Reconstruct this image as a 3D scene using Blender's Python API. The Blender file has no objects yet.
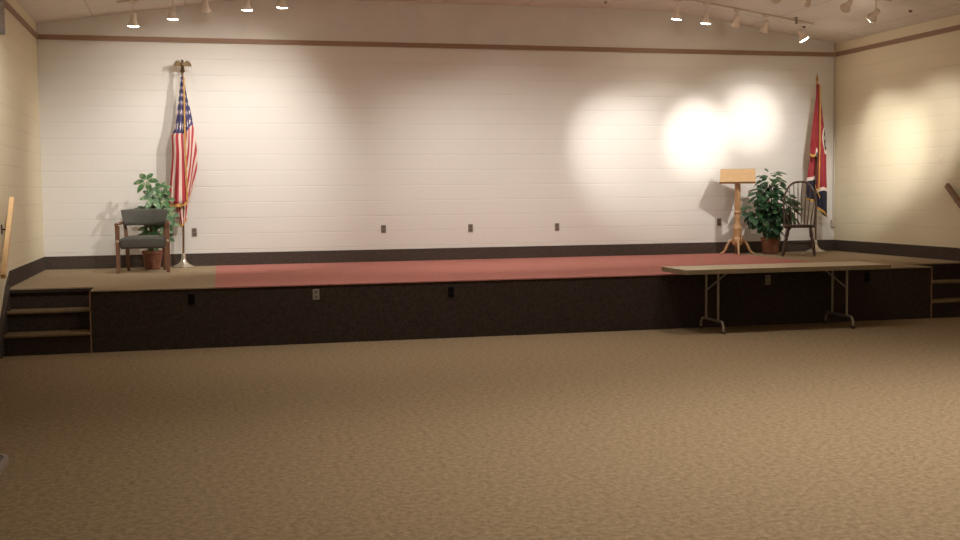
import bpy, bmesh, math, random
from mathutils import Vector, Matrix
random.seed(7)
S = bpy.context.scene
C = S.collection
PI = math.pi
R = math.radians
# ------------------------------------------------------------------ dimensions (metres)
XL, XR, YB, YF = -1.933, 9.923, 16.29, -2.5      # room: left, right, back, front
YS, ZS = 12.374, .644                            # stage front, stage height
XM = (XL + XR) / 2
SLOPE, ZC, ZTOP = .15, 3.915, 4.345              # ceiling slope, corner height, flat part height
XA, XB_ = XL + (ZTOP - ZC) / SLOPE, XR - (ZTOP - ZC) / SLOPE
ZTR = 3.741
SX0, SX1 = -1.035, 8.9                           # stage body between the two stairs
def ceil_z(x): return min(ZTOP, ZC + SLOPE * (x - XL), ZC + SLOPE * (XR - x))

# ------------------------------------------------------------------ material helpers
def lin(c):
    return tuple((v / 12.92 if v <= .04045 else ((v + .055) / 1.055) ** 2.4) for v in c)
def rgb(r, g, b): return lin((r / 255, g / 255, b / 255)) + (1,)
def new_mat(name):
    m = bpy.data.materials.new(name); m.use_nodes = True
    nt = m.node_tree; b = nt.nodes['Principled BSDF']
    return m, nt, b
def nd(nt, t, **k):
    n = nt.nodes.new(t)
    for a, v in k.items(): setattr(n, a, v)
    return n
def M(nt, op, a, b=None, c=None, clamp=False):
    n = nt.nodes.new('ShaderNodeMath'); n.operation = op; n.use_clamp = clamp
    for i, v in enumerate((a, b, c)):
        if v is None: continue
        if isinstance(v, (int, float)): n.inputs[i].default_value = v
        else: nt.links.new(v, n.inputs[i])
    return n.outputs[0]
def mix(nt, f, a, b):
    n = nt.nodes.new('ShaderNodeMix'); n.data_type = 'RGBA'
    for s, v in ((n.inputs[0], f), (n.inputs[6], a), (n.inputs[7], b)):
        if isinstance(v, (int, float, tuple)): s.default_value = v
        else: nt.links.new(v, s)
    return n.outputs[2]
def noise(nt, scale, detail=3, rough=.6, stretch=None):
    tc = nd(nt, 'ShaderNodeTexCoord')
    n = nd(nt, 'ShaderNodeTexNoise'); n.inputs['Scale'].default_value = scale
    n.inputs['Detail'].default_value = detail; n.inputs['Roughness'].default_value = rough
    src = tc.outputs['Object']
    if stretch:
        mp = nd(nt, 'ShaderNodeMapping'); mp.inputs['Scale'].default_value = stretch
        nt.links.new(src, mp.inputs[0]); src = mp.outputs[0]
    nt.links.new(src, n.inputs['Vector'])
    return n.outputs[0]
def ramp(nt, f, stops):
    n = nd(nt, 'ShaderNodeValToRGB'); cr = n.color_ramp
    while len(cr.elements) < len(stops): cr.elements.new(.5)
    for e, (p, c) in zip(cr.elements, stops): e.position = p; e.color = c
    nt.links.new(f, n.inputs[0]); return n.outputs[0]
def bump(nt, b, h, strength=.3, dist=.01):
    n = nd(nt, 'ShaderNodeBump'); n.inputs['Strength'].default_value = strength; n.inputs['Distance'].default_value = dist
    nt.links.new(h, n.inputs['Height']); nt.links.new(n.outputs[0], b.inputs['Normal'])
def simple(name, c1, c2=None, scale=20, rough=.6, metal=0, stretch=None, bmp=0, spec=None):
    m, nt, b = new_mat(name)
    c2 = c2 or tuple(v * .8 for v in c1[:3]) + (1,)
    f = noise(nt, scale, 4, .6, stretch)
    nt.links.new(ramp(nt, f, [(.3, c2), (.7, c1)]), b.inputs['Base Color'])
    b.inputs['Roughness'].default_value = rough; b.inputs['Metallic'].default_value = metal
    if spec is not None: b.inputs['Specular IOR Level'].default_value = spec
    if bmp: bump(nt, b, f, bmp, .004)
    return m
def carpet(name, dark, mid, light, scale=38):
    m, nt, b = new_mat(name)
    f1 = noise(nt, scale, 4, .75); f2 = noise(nt, scale * 4.2, 3, .7); f3 = noise(nt, 1.1, 2)
    f = M(nt, 'ADD', M(nt, 'MULTIPLY', f1, .62), M(nt, 'MULTIPLY', f2, .38))
    col = ramp(nt, f, [(.36, dark), (.5, mid), (.64, light)])
    col = mix(nt, M(nt, 'MULTIPLY', f3, .3), col, mid)
    nt.links.new(col, b.inputs['Base Color'])
    b.inputs['Roughness'].default_value = 1; b.inputs['Specular IOR Level'].default_value = .1
    bump(nt, b, f, .7, .012)
    return m
def block_mat(name, col, axes):
    m, nt, b = new_mat(name)
    tc = nd(nt, 'ShaderNodeTexCoord'); sp = nd(nt, 'ShaderNodeSeparateXYZ'); cb = nd(nt, 'ShaderNodeCombineXYZ')
    nt.links.new(tc.outputs['Object'], sp.inputs[0])
    nt.links.new(sp.outputs[axes], cb.inputs[0])
    nt.links.new(M(nt, 'SUBTRACT', sp.outputs[2], 1.30 - .218 * 6), cb.inputs[1])
    def brick(mort, smooth):
        br = nd(nt, 'ShaderNodeTexBrick'); br.offset = .5
        br.inputs['Scale'].default_value = 1; br.inputs['Brick Width'].default_value = .436; br.inputs['Row Height'].default_value = .218
        br.inputs['Mortar Size'].default_value = mort; br.inputs['Mortar Smooth'].default_value = smooth
        nt.links.new(cb.outputs[0], br.inputs['Vector']); return br
    br = brick(.006, .6)
    # courses run through; the head joints are filled flush, so only the bed joints read
    zz = M(nt, 'FRACT', M(nt, 'DIVIDE', M(nt, 'SUBTRACT', sp.outputs[2], 1.30 - .218 * 6), .218))
    d = M(nt, 'MINIMUM', zz, M(nt, 'SUBTRACT', 1, zz))
    bed = M(nt, 'SUBTRACT', 1, M(nt, 'DIVIDE', d, .032, clamp=True), clamp=True)
    jn = M(nt, 'MAXIMUM', bed, M(nt, 'MULTIPLY', br.outputs['Fac'], .05))
    f = noise(nt, 9, 4, .7); f2 = noise(nt, .7, 2)
    dk = tuple(v * .93 for v in col[:3]) + (1,)
    c = mix(nt, M(nt, 'MULTIPLY', f2, .7), col, dk)
    c = mix(nt, M(nt, 'MULTIPLY', jn, .11), c, tuple(v * .55 for v in col[:3]) + (1,))
    nt.links.new(c, b.inputs['Base Color'])
    b.inputs['Roughness'].default_value = .62; b.inputs['Specular IOR Level'].default_value = .25
    h = M(nt, 'SUBTRACT', M(nt, 'MULTIPLY', f, .25), jn)
    bump(nt, b, h, .42, .008)
    return m

m_wall = block_mat('painted_block_white', rgb(218, 213, 205), 0)
m_side = block_mat('painted_block_cream', rgb(222, 211, 182), 1)
m_upper = simple('upper_wall_paint', rgb(212, 206, 198), rgb(205, 199, 191), 3, .75)
m_ceil = None
def ceil_mat():
    m, nt, b = new_mat('ceiling_panels')
    tc = nd(nt, 'ShaderNodeTexCoord'); sp = nd(nt, 'ShaderNodeSeparateXYZ'); nt.links.new(tc.outputs['Object'], sp.inputs[0])
    def seam(o, p, w):
        z = M(nt, 'FRACT', M(nt, 'DIVIDE', M(nt, 'ADD', o, 121.21), p))
        d = M(nt, 'MINIMUM', z, M(nt, 'SUBTRACT', 1, z))
        return M(nt, 'SUBTRACT', 1, M(nt, 'DIVIDE', d, w / p, clamp=True), clamp=True)
    s = M(nt, 'MAXIMUM', seam(sp.outputs[0], 1.2, .018), seam(sp.outputs[1], 2.4, .018))
    f = noise(nt, 2.2, 4, .7)
    c = ramp(nt, f, [(.3, rgb(218, 211, 202)), (.7, rgb(228, 221, 212))])
    nt.links.new(mix(nt, M(nt, 'MULTIPLY', s, .32), c, rgb(110, 92, 76)), b.inputs['Base Color'])
    b.inputs['Roughness'].default_value = .9
    return m
m_ceil = ceil_mat()
m_floor = carpet('brown_carpet', rgb(98, 81, 60), rgb(131, 111, 84), rgb(155, 135, 107), 26)
m_stage_top = carpet('stage_tan_carpet', rgb(128, 111, 87), rgb(144, 126, 100), rgb(158, 140, 113), 40)
m_red = carpet('red_carpet', rgb(150, 94, 84), rgb(163, 106, 95), rgb(175, 118, 106), 40)
m_riser = carpet('dark_riser_carpet', rgb(40, 31, 26), rgb(54, 44, 37), rgb(68, 57, 48), 34)
m_base = carpet('dark_base_carpet', rgb(62, 52, 46), rgb(76, 66, 59), rgb(92, 80, 72), 40)
m_tread = carpet('stair_tread_carpet', rgb(84, 68, 50), rgb(110, 92, 68), rgb(130, 110, 84), 40)
m_trim = simple('brown_trim', rgb(150, 118, 95), rgb(134, 104, 82), 8, .6, stretch=(1, 1, 12))
m_corner = simple('corner_strip_wood', rgb(140, 104, 78), rgb(118, 86, 64), 12, .5)
m_walnut = simple('walnut', rgb(78, 52, 40), rgb(54, 35, 27), 9, .35, stretch=(6, 6, .8))
m_cherry = simple('chair_wood', rgb(128, 92, 70), rgb(102, 70, 52), 9, .3, stretch=(6, 6, .8))
m_oak = simple('oak', rgb(194, 160, 118), rgb(172, 138, 98), 7, .4, stretch=(1, 8, 8))
m_oakv = simple('oak_upright', rgb(192, 154, 112), rgb(164, 126, 88), 7, .4, stretch=(8, 8, 1))
m_rail = simple('handrail_wood', rgb(232, 196, 146), rgb(216, 178, 128), 7, .4, stretch=(6, 1, 6))
m_raild = simple('dark_handrail_wood', rgb(132, 98, 66), rgb(110, 80, 54), 7, .4, stretch=(6, 1, 6))
m_iron = simple('dark_iron', rgb(58, 50, 46), rgb(44, 38, 34), 20, .5, .6)
m_uphol = simple('charcoal_green_fabric', rgb(82, 80, 72), rgb(68, 66, 60), 60, .95, bmp=.3)
m_sprk = simple('dull_sprinkler_metal', rgb(112, 94, 78), rgb(96, 80, 66), 20, .5)
m_brass = simple('brass', rgb(200, 160, 90), rgb(160, 122, 64), 14, .3, .9)
m_bronze = simple('bronze', rgb(122, 102, 72), rgb(92, 75, 52), 14, .4, .8)
m_gold = simple('gold_fringe', rgb(212, 166, 84), rgb(168, 122, 54), 90, .7, .1, stretch=(8, 8, 1))
m_polew = simple('flagpole_wood', rgb(120, 88, 58), rgb(94, 66, 42), 8, .35, .2, stretch=(6, 6, 1))
m_silver = simple('silver_base', rgb(226, 216, 198), rgb(190, 178, 160), 10, .28, .85)
m_pot = simple('terracotta', rgb(146, 96, 70), rgb(112, 70, 50), 14, .8, bmp=.2)
m_basket = None
m_soil = simple('soil', rgb(60, 46, 34), rgb(40, 30, 22), 40, 1, bmp=.6)
m_stem = simple('plant_stem', rgb(96, 88, 58), rgb(70, 62, 40), 20, .8)
m_plate = simple('outlet_plate', rgb(128, 114, 102), rgb(116, 102, 92), 20, .4)
m_plated = simple('dark_outlet_plate', rgb(20, 17, 15), rgb(15, 13, 11), 20, .8, spec=.1)
m_plateg = simple('grey_outlet_plate', rgb(132, 122, 104), rgb(116, 106, 90), 20, .4)
m_slot = simple('outlet_socket', rgb(92, 80, 72), rgb(80, 70, 62), 20, .4)
m_slotd = simple('dark_outlet_socket', rgb(16, 13, 12), rgb(12, 10, 9), 20, .9, spec=.05)
m_white = simple('white_plastic', rgb(226, 210, 184), rgb(214, 198, 172), 20, .4)
m_track = simple('track_metal', rgb(206, 190, 172), rgb(190, 174, 158), 20, .6)
m_head = simple('lamp_housing', rgb(226, 212, 196), rgb(212, 198, 182), 20, .5)
m_lensoff = simple('unlit_lens', rgb(110, 100, 90), rgb(96, 86, 78), 20, .2)
m_cond = simple('conduit_paint', rgb(186, 174, 154), rgb(176, 164, 144), 20, .6)
m_ttop = simple('table_laminate', rgb(174, 156, 122), rgb(158, 140, 108), 30, .5)
m_tedge = simple('table_edge', rgb(128, 110, 80), rgb(114, 98, 72), 30, .5)
m_tleg = simple('table_steel', rgb(150, 138, 120), rgb(126, 114, 98), 20, .45, .35)
m_gtop = simple('grey_tabletop', rgb(78, 66, 56), rgb(68, 57, 48), 30, .5)
m_grim = simple('grey_rim', rgb(140, 128, 118), rgb(126, 114, 104), 30, .5)
m_box = simple('grey_enclosure', rgb(128, 126, 126), rgb(116, 114, 114), 20, .6)
def emis(name, col, st):
    m, nt, b = new_mat(name)
    b.inputs['Base Color'].default_value = col; b.inputs['Emission Color'].default_value = col
    b.inputs['Emission Strength'].default_value = st
    return m
WARM = (1.0, .97, .93)
m_lens = emis('lit_lens', (1, .86, .68, 1), 26)
def leaf_mat(name, base, edge, var=0.0):
    m, nt, b = new_mat(name)
    f = noise(nt, 7, 3, .6)
    col = ramp(nt, f, [(.3, edge), (.7, base)])
    if var:
        f2 = noise(nt, 17, 2, .5)
        col = mix(nt, M(nt, 'MULTIPLY', M(nt, 'GREATER_THAN', f2, .56), var), col, rgb(196, 196, 150))
    nt.links.new(col, b.inputs['Base Color']); b.inputs['Roughness'].default_value = .42
    return m
m_leaf = leaf_mat('schefflera_leaf', rgb(72, 112, 66), rgb(40, 74, 42), .3)
m_leafd = leaf_mat('ficus_leaf', rgb(52, 88, 50), rgb(26, 52, 30))

# flags
def star_fn(nt, x, y, Ro):
    ri = Ro * .4; a36 = PI / 5
    ang = M(nt, 'ARCTAN2', x, y)
    s = M(nt, 'ABSOLUTE', M(nt, 'SUBTRACT', M(nt, 'FLOORED_MODULO', M(nt, 'ADD', ang, a36), 2 * a36), a36))
    r = M(nt, 'SQRT', M(nt, 'ADD', M(nt, 'MULTIPLY', x, x), M(nt, 'MULTIPLY', y, y)))
    k = M(nt, 'ADD', M(nt, 'MULTIPLY', M(nt, 'SINE', s), Ro - ri * math.cos(a36)), M(nt, 'MULTIPLY', M(nt, 'COSINE', s), ri * math.sin(a36)))
    return M(nt, 'LESS_THAN', M(nt, 'MULTIPLY', r, k), Ro * ri * math.sin(a36))
def flag_us():
    m, nt, b = new_mat('stars_and_stripes_cloth')
    uv = nd(nt, 'ShaderNodeUVMap'); uv.uv_map = 'uv'; sp = nd(nt, 'ShaderNodeSeparateXYZ'); nt.links.new(uv.outputs[0], sp.inputs[0])
    u, v = sp.outputs[0], sp.outputs[1]
    st = M(nt, 'LESS_THAN', M(nt, 'FRACT', M(nt, 'MULTIPLY', v, 6.5)), .5)
    col = mix(nt, st, rgb(212, 190, 178), rgb(166, 48, 56))
    can = M(nt, 'MULTIPLY', M(nt, 'LESS_THAN', u, .4), M(nt, 'LESS_THAN', v, 7 / 13))
    def grid(nx, ny, ox, oy):
        gx = M(nt, 'ADD', M(nt, 'MULTIPLY', u, nx / .4), ox); gy = M(nt, 'ADD', M(nt, 'MULTIPLY', v, ny * 13 / 7), oy)
        return star_fn(nt, M(nt, 'SUBTRACT', M(nt, 'FRACT', gx), .5), M(nt, 'SUBTRACT', M(nt, 'FRACT', gy), .5), .36)
    st2 = grid(6, 5, 0, 0)
    cc = mix(nt, st2, rgb(54, 50, 92), rgb(212, 198, 192))
    col = mix(nt, can, col, cc)
    nt.links.new(col, b.inputs['Base Color']); b.inputs['Roughness'].default_value = .7
    return m
def flag_tn():
    m, nt, b = new_mat('red_state_flag_cloth')
    uv = nd(nt, 'ShaderNodeUVMap'); uv.uv_map = 'uv'; sp = nd(nt, 'ShaderNodeSeparateXYZ'); nt.links.new(uv.outputs[0], sp.inputs[0])
    u, v = sp.outputs[0], sp.outputs[1]
    x = M(nt, 'DIVIDE', M(nt, 'SUBTRACT', u, .45), .085); y = M(nt, 'DIVIDE', M(nt, 'SUBTRACT', v, .5), .2)
    r = M(nt, 'SQRT', M(nt, 'ADD', M(nt, 'MULTIPLY', x, x), M(nt, 'MULTIPLY', y, y)))
    red, wh, bl = rgb(150, 42, 50), rgb(232, 216, 206), rgb(28, 28, 46)
    col = mix(nt, M(nt, 'LESS_THAN', r, 1), red, wh)
    col = mix(nt, M(nt, 'LESS_THAN', r, .74), col, bl)
    for a in (.3, 2.4, 4.5):
        s = star_fn(nt, M(nt, 'SUBTRACT', x, .36 * math.cos(a)), M(nt, 'SUBTRACT', y, .36 * math.sin(a)), .3)
        col = mix(nt, s, col, wh)
    col = mix(nt, M(nt, 'GREATER_THAN', u, .785), col, wh)
    col = mix(nt, M(nt, 'GREATER_THAN', u, .815), col, bl)
    nt.links.new(col, b.inputs['Base Color']); b.inputs['Roughness'].default_value = .7
    return m
m_us, m_tn = flag_us(), flag_tn()

# ------------------------------------------------------------------ mesh helpers
def bm_new(): return bmesh.new()
def box(bm, x0, x1, y0, y1, z0, z1, mat=None):
    vs = [bm.verts.new(p) for p in ((x0, y0, z0), (x1, y0, z0), (x1, y1, z0), (x0, y1, z0), (x0, y0, z1), (x1, y0, z1), (x1, y1, z1), (x0, y1, z1))]
    if mat: 
        for v in vs: v.co = mat @ v.co
    for f in ((3, 2, 1, 0), (4, 5, 6, 7), (0, 1, 5, 4), (1, 2, 6, 5), (2, 3, 7, 6), (3, 0, 4, 7)): bm.faces.new([vs[i] for i in f])
def prism(bm, pts, axis, a0, a1):
    """polygon in the two other axes, extruded along axis"""
    def P(p, a): return {0: (a, p[0], p[1]), 1: (p[0], a, p[1]), 2: (p[0], p[1], a)}[axis]
    A = [bm.verts.new(P(p, a0)) for p in pts]; B = [bm.verts.new(P(p, a1)) for p in pts]
    bm.faces.new(A); bm.faces.new(B[::-1])
    for i in range(len(pts)):
        j = (i + 1) % len(pts); bm.faces.new((A[j], A[i], B[i], B[j]))
def frame_of(d):
    d = d.normalized(); a = Vector((0, 0, 1)) if abs(d.z) < .95 else Vector((1, 0, 0))
    u = d.cross(a).normalized(); return u, u.cross(d).normalized()
def tube(bm, pts, rad, n=10, caps=True):
    pts = [Vector(p) for p in pts]
    rads = rad if isinstance(rad, (list, tuple)) else [rad] * len(pts)
    rings = []; u = None
    for i, p in enumerate(pts):
        d = (pts[min(i + 1, len(pts) - 1)] - pts[max(i - 1, 0)]).normalized()
        if u is None: u, w = frame_of(d)
        else:
            u = (u - d * u.dot(d)).normalized(); w = u.cross(d).normalized()
        rings.append([bm.verts.new(p + (u * math.cos(2 * PI * k / n) + w * math.sin(2 * PI * k / n)) * rads[i]) for k in range(n)])
    for a, b in zip(rings, rings[1:]):
        for k in range(n): bm.faces.new((a[k], a[(k + 1) % n], b[(k + 1) % n], b[k]))
    if caps: bm.faces.new(rings[0]); bm.faces.new(rings[-1][::-1])
def lathe(bm, prof, n=24, mat=None, cx=0, cy=0):
    rings = []
    for r, z in prof:
        rings.append([bm.verts.new((cx + max(r, 1e-4) * math.cos(2 * PI * k / n), cy + max(r, 1e-4) * math.sin(2 * PI * k / n), z)) for k in range(n)])
    if mat:
        for g in rings:
            for v in g: v.co = mat @ v.co
    for a, b in zip(rings, rings[1:]):
        for k in range(n): bm.faces.new((a[k], a[(k + 1) % n], b[(k + 1) % n], b[k]))
    bm.faces.new(rings[0][::-1]); bm.faces.new(rings[-1])
def smooth_pts(pts, n=6):
    P = [Vector(p) for p in pts]; out = []
    for i in range(len(P) - 1):
        p0, p1, p2, p3 = P[max(i - 1, 0)], P[i], P[i + 1], P[min(i + 2, len(P) - 1)]
        for k in range(n):
            t = k / n
            out.append(.5 * ((2 * p1) + (p2 - p0) * t + (2 * p0 - 5 * p1 + 4 * p2 - p3) * t * t + (3 * p1 - p0 - 3 * p2 + p3) * t ** 3))
    out.append(P[-1]); return out
def obj(name, bm, mat, parent=None, smooth=False, bevel=0, loc=None):
    bmesh.ops.recalc_face_normals(bm, faces=bm.faces)
    me = bpy.data.meshes.new(name); bm.to_mesh(me); bm.free()
    me.materials.append(mat)
    if smooth:
        for p in me.polygons: p.use_smooth = True
    o = bpy.data.objects.new(name, me); C.objects.link(o)
    if parent: o.parent = parent
    if loc: o.location = loc
    if bevel:
        md = o.modifiers.new('bevel', 'BEVEL'); md.width = bevel; md.segments = 2; md.limit_method = 'ANGLE'
    elif smooth:
        try:
            me.set_sharp_from_angle(angle=R(40))
        except Exception: pass
    return o
def tag(o, label, cat, group=None):
    o['label'] = label; o['category'] = cat
    if group: o['group'] = group
    return o
def thing(name, label, cat, loc=(0, 0, 0), rotz=0, group=None):
    o = bpy.data.objects.new(name, None); C.objects.link(o); o.location = loc; o.rotation_euler = (0, 0, rotz)
    o.empty_display_size = .1
    return tag(o, label, cat, group)
def struct(name, bm, mat, parent=None, **k):
    o = obj(name, bm, mat, parent, **k)
    if not parent: o['kind'] = 'structure'
    return o

# ------------------------------------------------------------------ the room
T = .15
b = bm_new(); box(b, XL, XR, YF, YB, -.1, 0); struct('floor', b, m_floor)
gable = [(XL, ZC), (XA, ZTOP), (XB_, ZTOP), (XR, ZC)]
b = bm_new(); prism(b, gable + [(XR, ZC + .2), (XB_, ZTOP + .2), (XA, ZTOP + .2), (XL, ZC + .2)], 1, YF, YB); struct('ceiling', b, m_ceil)
b = bm_new(); box(b, XL, XR, YB, YB + T, 0, ZTR); wb = struct('wall_back', b, m_wall)
b = bm_new(); prism(b, [(XL, ZTR), (XR, ZTR)] + gable[::-1], 1, YB, YB + T); struct('upper_panel', b, m_upper, wb)
b = bm_new(); prism(b, [(XL, 0), (XR, 0)] + gable[::-1], 1, YF - T, YF); struct('wall_front', b, m_upper)
for nm, x0, x1 in (('left', XL - T, XL), ('right', XR, XR + T)):
    b = bm_new(); box(b, x0, x1, YF, YB, 0, ZTR); w = struct('wall_' + nm, b, m_side)
    b = bm_new(); box(b, x0, x1, YF, YB, ZTR, ZC); struct('upper_panel', b, m_side, w)
b = bm_new(); box(b, XL, XR, YB - .02, YB, ZTR - .035, ZTR + .03); struct('trim_1', b, m_trim)
b = bm_new(); box(b, XL, XL + .02, YF, YB - .02, ZTR - .035, ZTR + .03); struct('trim_2', b, m_trim)
b = bm_new(); box(b, XR - .02, XR, YF, YB - .02, ZTR - .035, ZTR + .03); struct('trim_3', b, m_trim)
# carpeted bases along the walls above the stage, stepping down beside the stairs
ZB = .818
b = bm_new(); box(b, XL, XR, YB - .018, YB, ZS, ZB); struct('baseboard_back', b, m_base)
side = [(YB - .018, ZS), (YB - .018, ZB), (13.22, ZB), (12.9, .668), (12.33, .238), (12.22, .17), (YF, .17), (YF, 0), (YS - .004, 0), (YS - .004, .215), (YS + .28, .215), (YS + .28, .43), (YS + .56, .43), (YS + .56, ZS)]
b = bm_new(); prism(b, side, 0, XL, XL + .016); struct('baseboard_left', b, m_base)
b = bm_new(); prism(b, side, 0, XR - .016, XR); struct('baseboard_right', b, m_base)

# ------------------------------------------------------------------ the stage and its stairs
st = thing('stage', 'low carpeted stage with red centre and dark front across the back wall', 'stage', (0, 0, 0))
b = bm_new()
prism(b, [(SX0, YS), (SX1, YS), (SX1, YS + .56), (XR - .0165, YS + .56), (XR - .0165, YB - .0185), (XL + .0165, YB - .0185), (XL + .0165, YS + .56), (SX0, YS + .56)], 2, .0, ZS - .012)
o = obj('riser', b, m_riser, st); o['label'] = 'dark brown carpeted stage front'
RA, RB, RX1 = .22, .315, 8.1      # left edge of the red carpet: front, back; right edge
b = bm_new()
prism(b, [(SX0, YS - .012), (RA, YS - .012), (RB, YB - .0185), (XL + .0165, YB - .0185), (XL + .0165, YS + .545), (SX0, YS + .545)], 2, ZS - .012, ZS)
o = obj('stage_carpet', b, m_stage_top, st); o['label'] = 'tan carpet at the left end of the stage top'
b = bm_new()
prism(b, [(SX1, YS - .012), (RX1, YS - .012), (RX1, YB - .0185), (XR - .0165, YB - .0185), (XR - .0165, YS + .545), (SX1, YS + .545)][::-1], 2, ZS - .012, ZS)
o = obj('stage_carpet', b, m_stage_top, st); o['label'] = 'tan carpet at the right end of the stage top'
b = bm_new(); prism(b, [(RA, YS - .012), (RX1, YS - .012), (RX1, YB - .0185), (RB, YB - .0185)], 2, ZS - .012, ZS + .001)
o = obj('red_carpet', b, m_red, st); o['label'] = 'red carpet over the middle of the stage top'
for x in (SX0 - .012, SX1 + .001):
    b = bm_new(); box(b, x, x + .012, YS - .006, YS + .03, 0, ZS - .013)
    o = obj('corner_strip', b, m_corner, st); o['label'] = 'pale brown corner strip'
sg = [(12.93, .69), (12.33, .238), (12.22, .17), (12.22, 0), (YS - .004, 0), (YS - .004, .215), (YS + .28, .215), (YS + .28, .43), (YS + .555, .43)]
b = bm_new(); prism(b, sg, 0, XL + .0165, XL + .046); struct('trim_4', b, m_base)
for x0, x1, lab in ((XL + .0465, SX0 - .0125, 'three carpeted steps at the left end of the stage'), (SX1 + .0135, XR - .0165, 'three carpeted steps at the right end of the stage')):
    r = thing('stairs', lab, 'stairs', ((x0 + x1) / 2, YS, 0))
    w = (x1 - x0) / 2
    for k in range(2):
        z = .2147 * (k + 1); y = .28 * k
        b = bm_new(); box(b, -w, w, y, .5595, z - .2147 + .0005, z - .03); obj('step_riser', b, m_riser, r)
        b = bm_new(); box(b, -w, w, y - .025, .5595, z - .03, z); obj('tread', b, m_tread, r, bevel=.01)
    b = bm_new(); box(b, -w, w, .535, .559, ZS - .045, ZS - .0125); obj('nosing', b, m_riser, r)

# ------------------------------------------------------------------ handrails
def handrail(name, lab, x, side, p0, p1, mat, brk):
    r = thing(name, lab, 'handrail', (x, p0[0], p0[1]))
    d = Vector((0, p1[0] - p0[0], p1[1] - p0[1])); L = d.length; a = math.atan2(d.z, d.y)
    mt = Matrix.Rotation(a, 4, 'X')
    b = bm_new(); box(b, -.025, .025, 0, L, -.035, .035, mt); obj('rail', b, mat, r, bevel=.008)
    for t in brk:
        c = d * t; b = bm_new()
        wx = side
        tube(b, smooth_pts([(0, c.y, c.z - .05), (wx * .4, c.y, c.z - .1), (wx * .98, c.y, c.z - .1)], 5), .009, 8)
        box(b, min(wx, wx * .9), max(wx, wx * .9), c.y - .025, c.y + .025, c.z - .15, c.z - .05)
        obj('bracket', b, m_iron, r)
handrail('handrail', 'pale wooden handrail sloping up the left wall by the steps', XL + .085, -.085, (12.25, .82), (13.04, 1.6), m_rail, (.18, .72))
handrail('handrail', 'brown wooden handrail sloping up the right wall by the steps', XR - .085, .085, (12.35, .76), (13.38, 1.66), m_raild, (.2, .85))

# ------------------------------------------------------------------ outlets and small wall fittings
def outlet(x, y, z, lab, mp, ms, group=None, w=.07, h=.115):
    r = thing('wall_outlet', lab, 'outlet', (x, y, z), 0, group)
    b = bm_new(); box(b, -w / 2, w / 2, -.009, 0, -h / 2, h / 2); obj('cover_plate', b, mp, r, bevel=.003)
    for s in (-1, 1):
        b = bm_new(); box(b, -.017, .017, -.0115, -.0088, s * .025 - .015, s * .025 + .015); obj('socket', b, ms, r, bevel=.003)
for x, z, lab in ((.03, 1.112, 'grey-brown outlet on the white wall beside the stars-and-stripes flag'),
                  (2.673, 1.112, 'leftmost of the three outlets on the bare middle of the white wall'),
                  (3.961, 1.104, 'middle one of three outlets on the bare middle of the white wall'),
                  (5.293, 1.096, 'rightmost of the three outlets on the bare middle of the white wall'),
                  (7.93, 1.13, 'grey-brown outlet on the white wall behind the wooden lectern')):
    outlet(x, YB, z, lab, m_plate, m_slot, 'outlets on the back wall')
for x, z, lab, mp, ms in ((-.024, .527, 'black outlet on the dark stage front below the stars-and-stripes flag', m_plated, m_slotd),
                          (1.282, .535, 'light grey outlet on the dark stage front under the red carpet', m_plateg, m_slot),
                          (2.778, .515, 'black outlet at the middle of the dark stage front', m_plated, m_slotd),
                          (6.66, .54, 'grey outlet on the dark stage front seen under the folding table', m_plateg, m_slot),
                          (8.0, .54, 'black outlet on the dark stage front right of the folding table legs', m_plated, m_slotd)):
    outlet(x, YS, z, lab, mp, ms, 'outlets on the stage front')
r = thing('conduit', 'thin painted conduit down the right back corner ending in a box', 'conduit', (XR - .03, YB - .02, 0))
b = bm_new(); tube(b, [(0, 0, 1.14), (0, 0, ZC - .005)], .009, 10); obj('pipe', b, m_cond, r, smooth=True)
b = bm_new(); box(b, -.035, .028, -.03, .018, 1.02, 1.14); obj('junction_box', b, m_cond, r, bevel=.004)
r = thing('light_switch', 'small white plate high on the cream right wall', 'switch', (XR, 13.6, 2.0))
b = bm_new(); box(b, -.008, 0, -.04, .04, -.06, .06); obj('cover_plate', b, m_white, r, bevel=.003)
b = bm_new(); box(b, -.02, -.0075, -.012, .012, -.02, .02); obj('toggle', b, m_white, r, bevel=.003)
r = thing('wall_box', 'grey box mounted high on the left wall at the picture edge', 'box', (XL, 13.05, 3.3))
b = bm_new(); box(b, 0, .06, -.75, .12, .04, .4); obj('housing', b, m_box, r, bevel=.01)
b = bm_new(); box(b, .0595, .064, -.7, .07, .08, .36); obj('grille', b, m_grim, r)

# ------------------------------------------------------------------ track lighting
YT1, YT2 = 15.3, 13.3
def rail(name, y, x0, x1, lab):
    xs = [x0] + [x for x in (XA, XB_) if x0 < x < x1] + [x1]
    b = bm_new()
    top = [(x, ceil_z(x)) for x in xs]
    prism(b, top + [(x, z - .022) for x, z in top[::-1]], 1, y - .018, y + .018)
    return tag(obj(name, b, m_track), lab, 'light track', 'ceiling light tracks')
rail('light_track', YT1, -.85, 8.95, 'ceiling light track nearest the back wall')
rail('light_track', YT2, -.5, 8.9, 'second ceiling light track, over the stage front')
YT3 = 11.0  # third track, added out of view to brighten the walls and stage
rail('light_track', YT3, -1.5, 9.0, 'added third ceiling light track, out of view just before the stage')
rail('light_track', 7.2, -1.0, 9.0, 'added fourth ceiling light track, out of view over the middle of the floor')  # added with its downlights to brighten the floor
rail('light_track', .4, -1.0, 9.0, 'added sixth ceiling light track, out of view by the wall facing the stage')  # added behind the camera, bounces fill light off the front wall
rail('light_track', 3.6, -1.0, 9.0, 'added fifth ceiling light track, out of view over the near floor')  # added out of view to light the near carpet
LIGHTS = []
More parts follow.
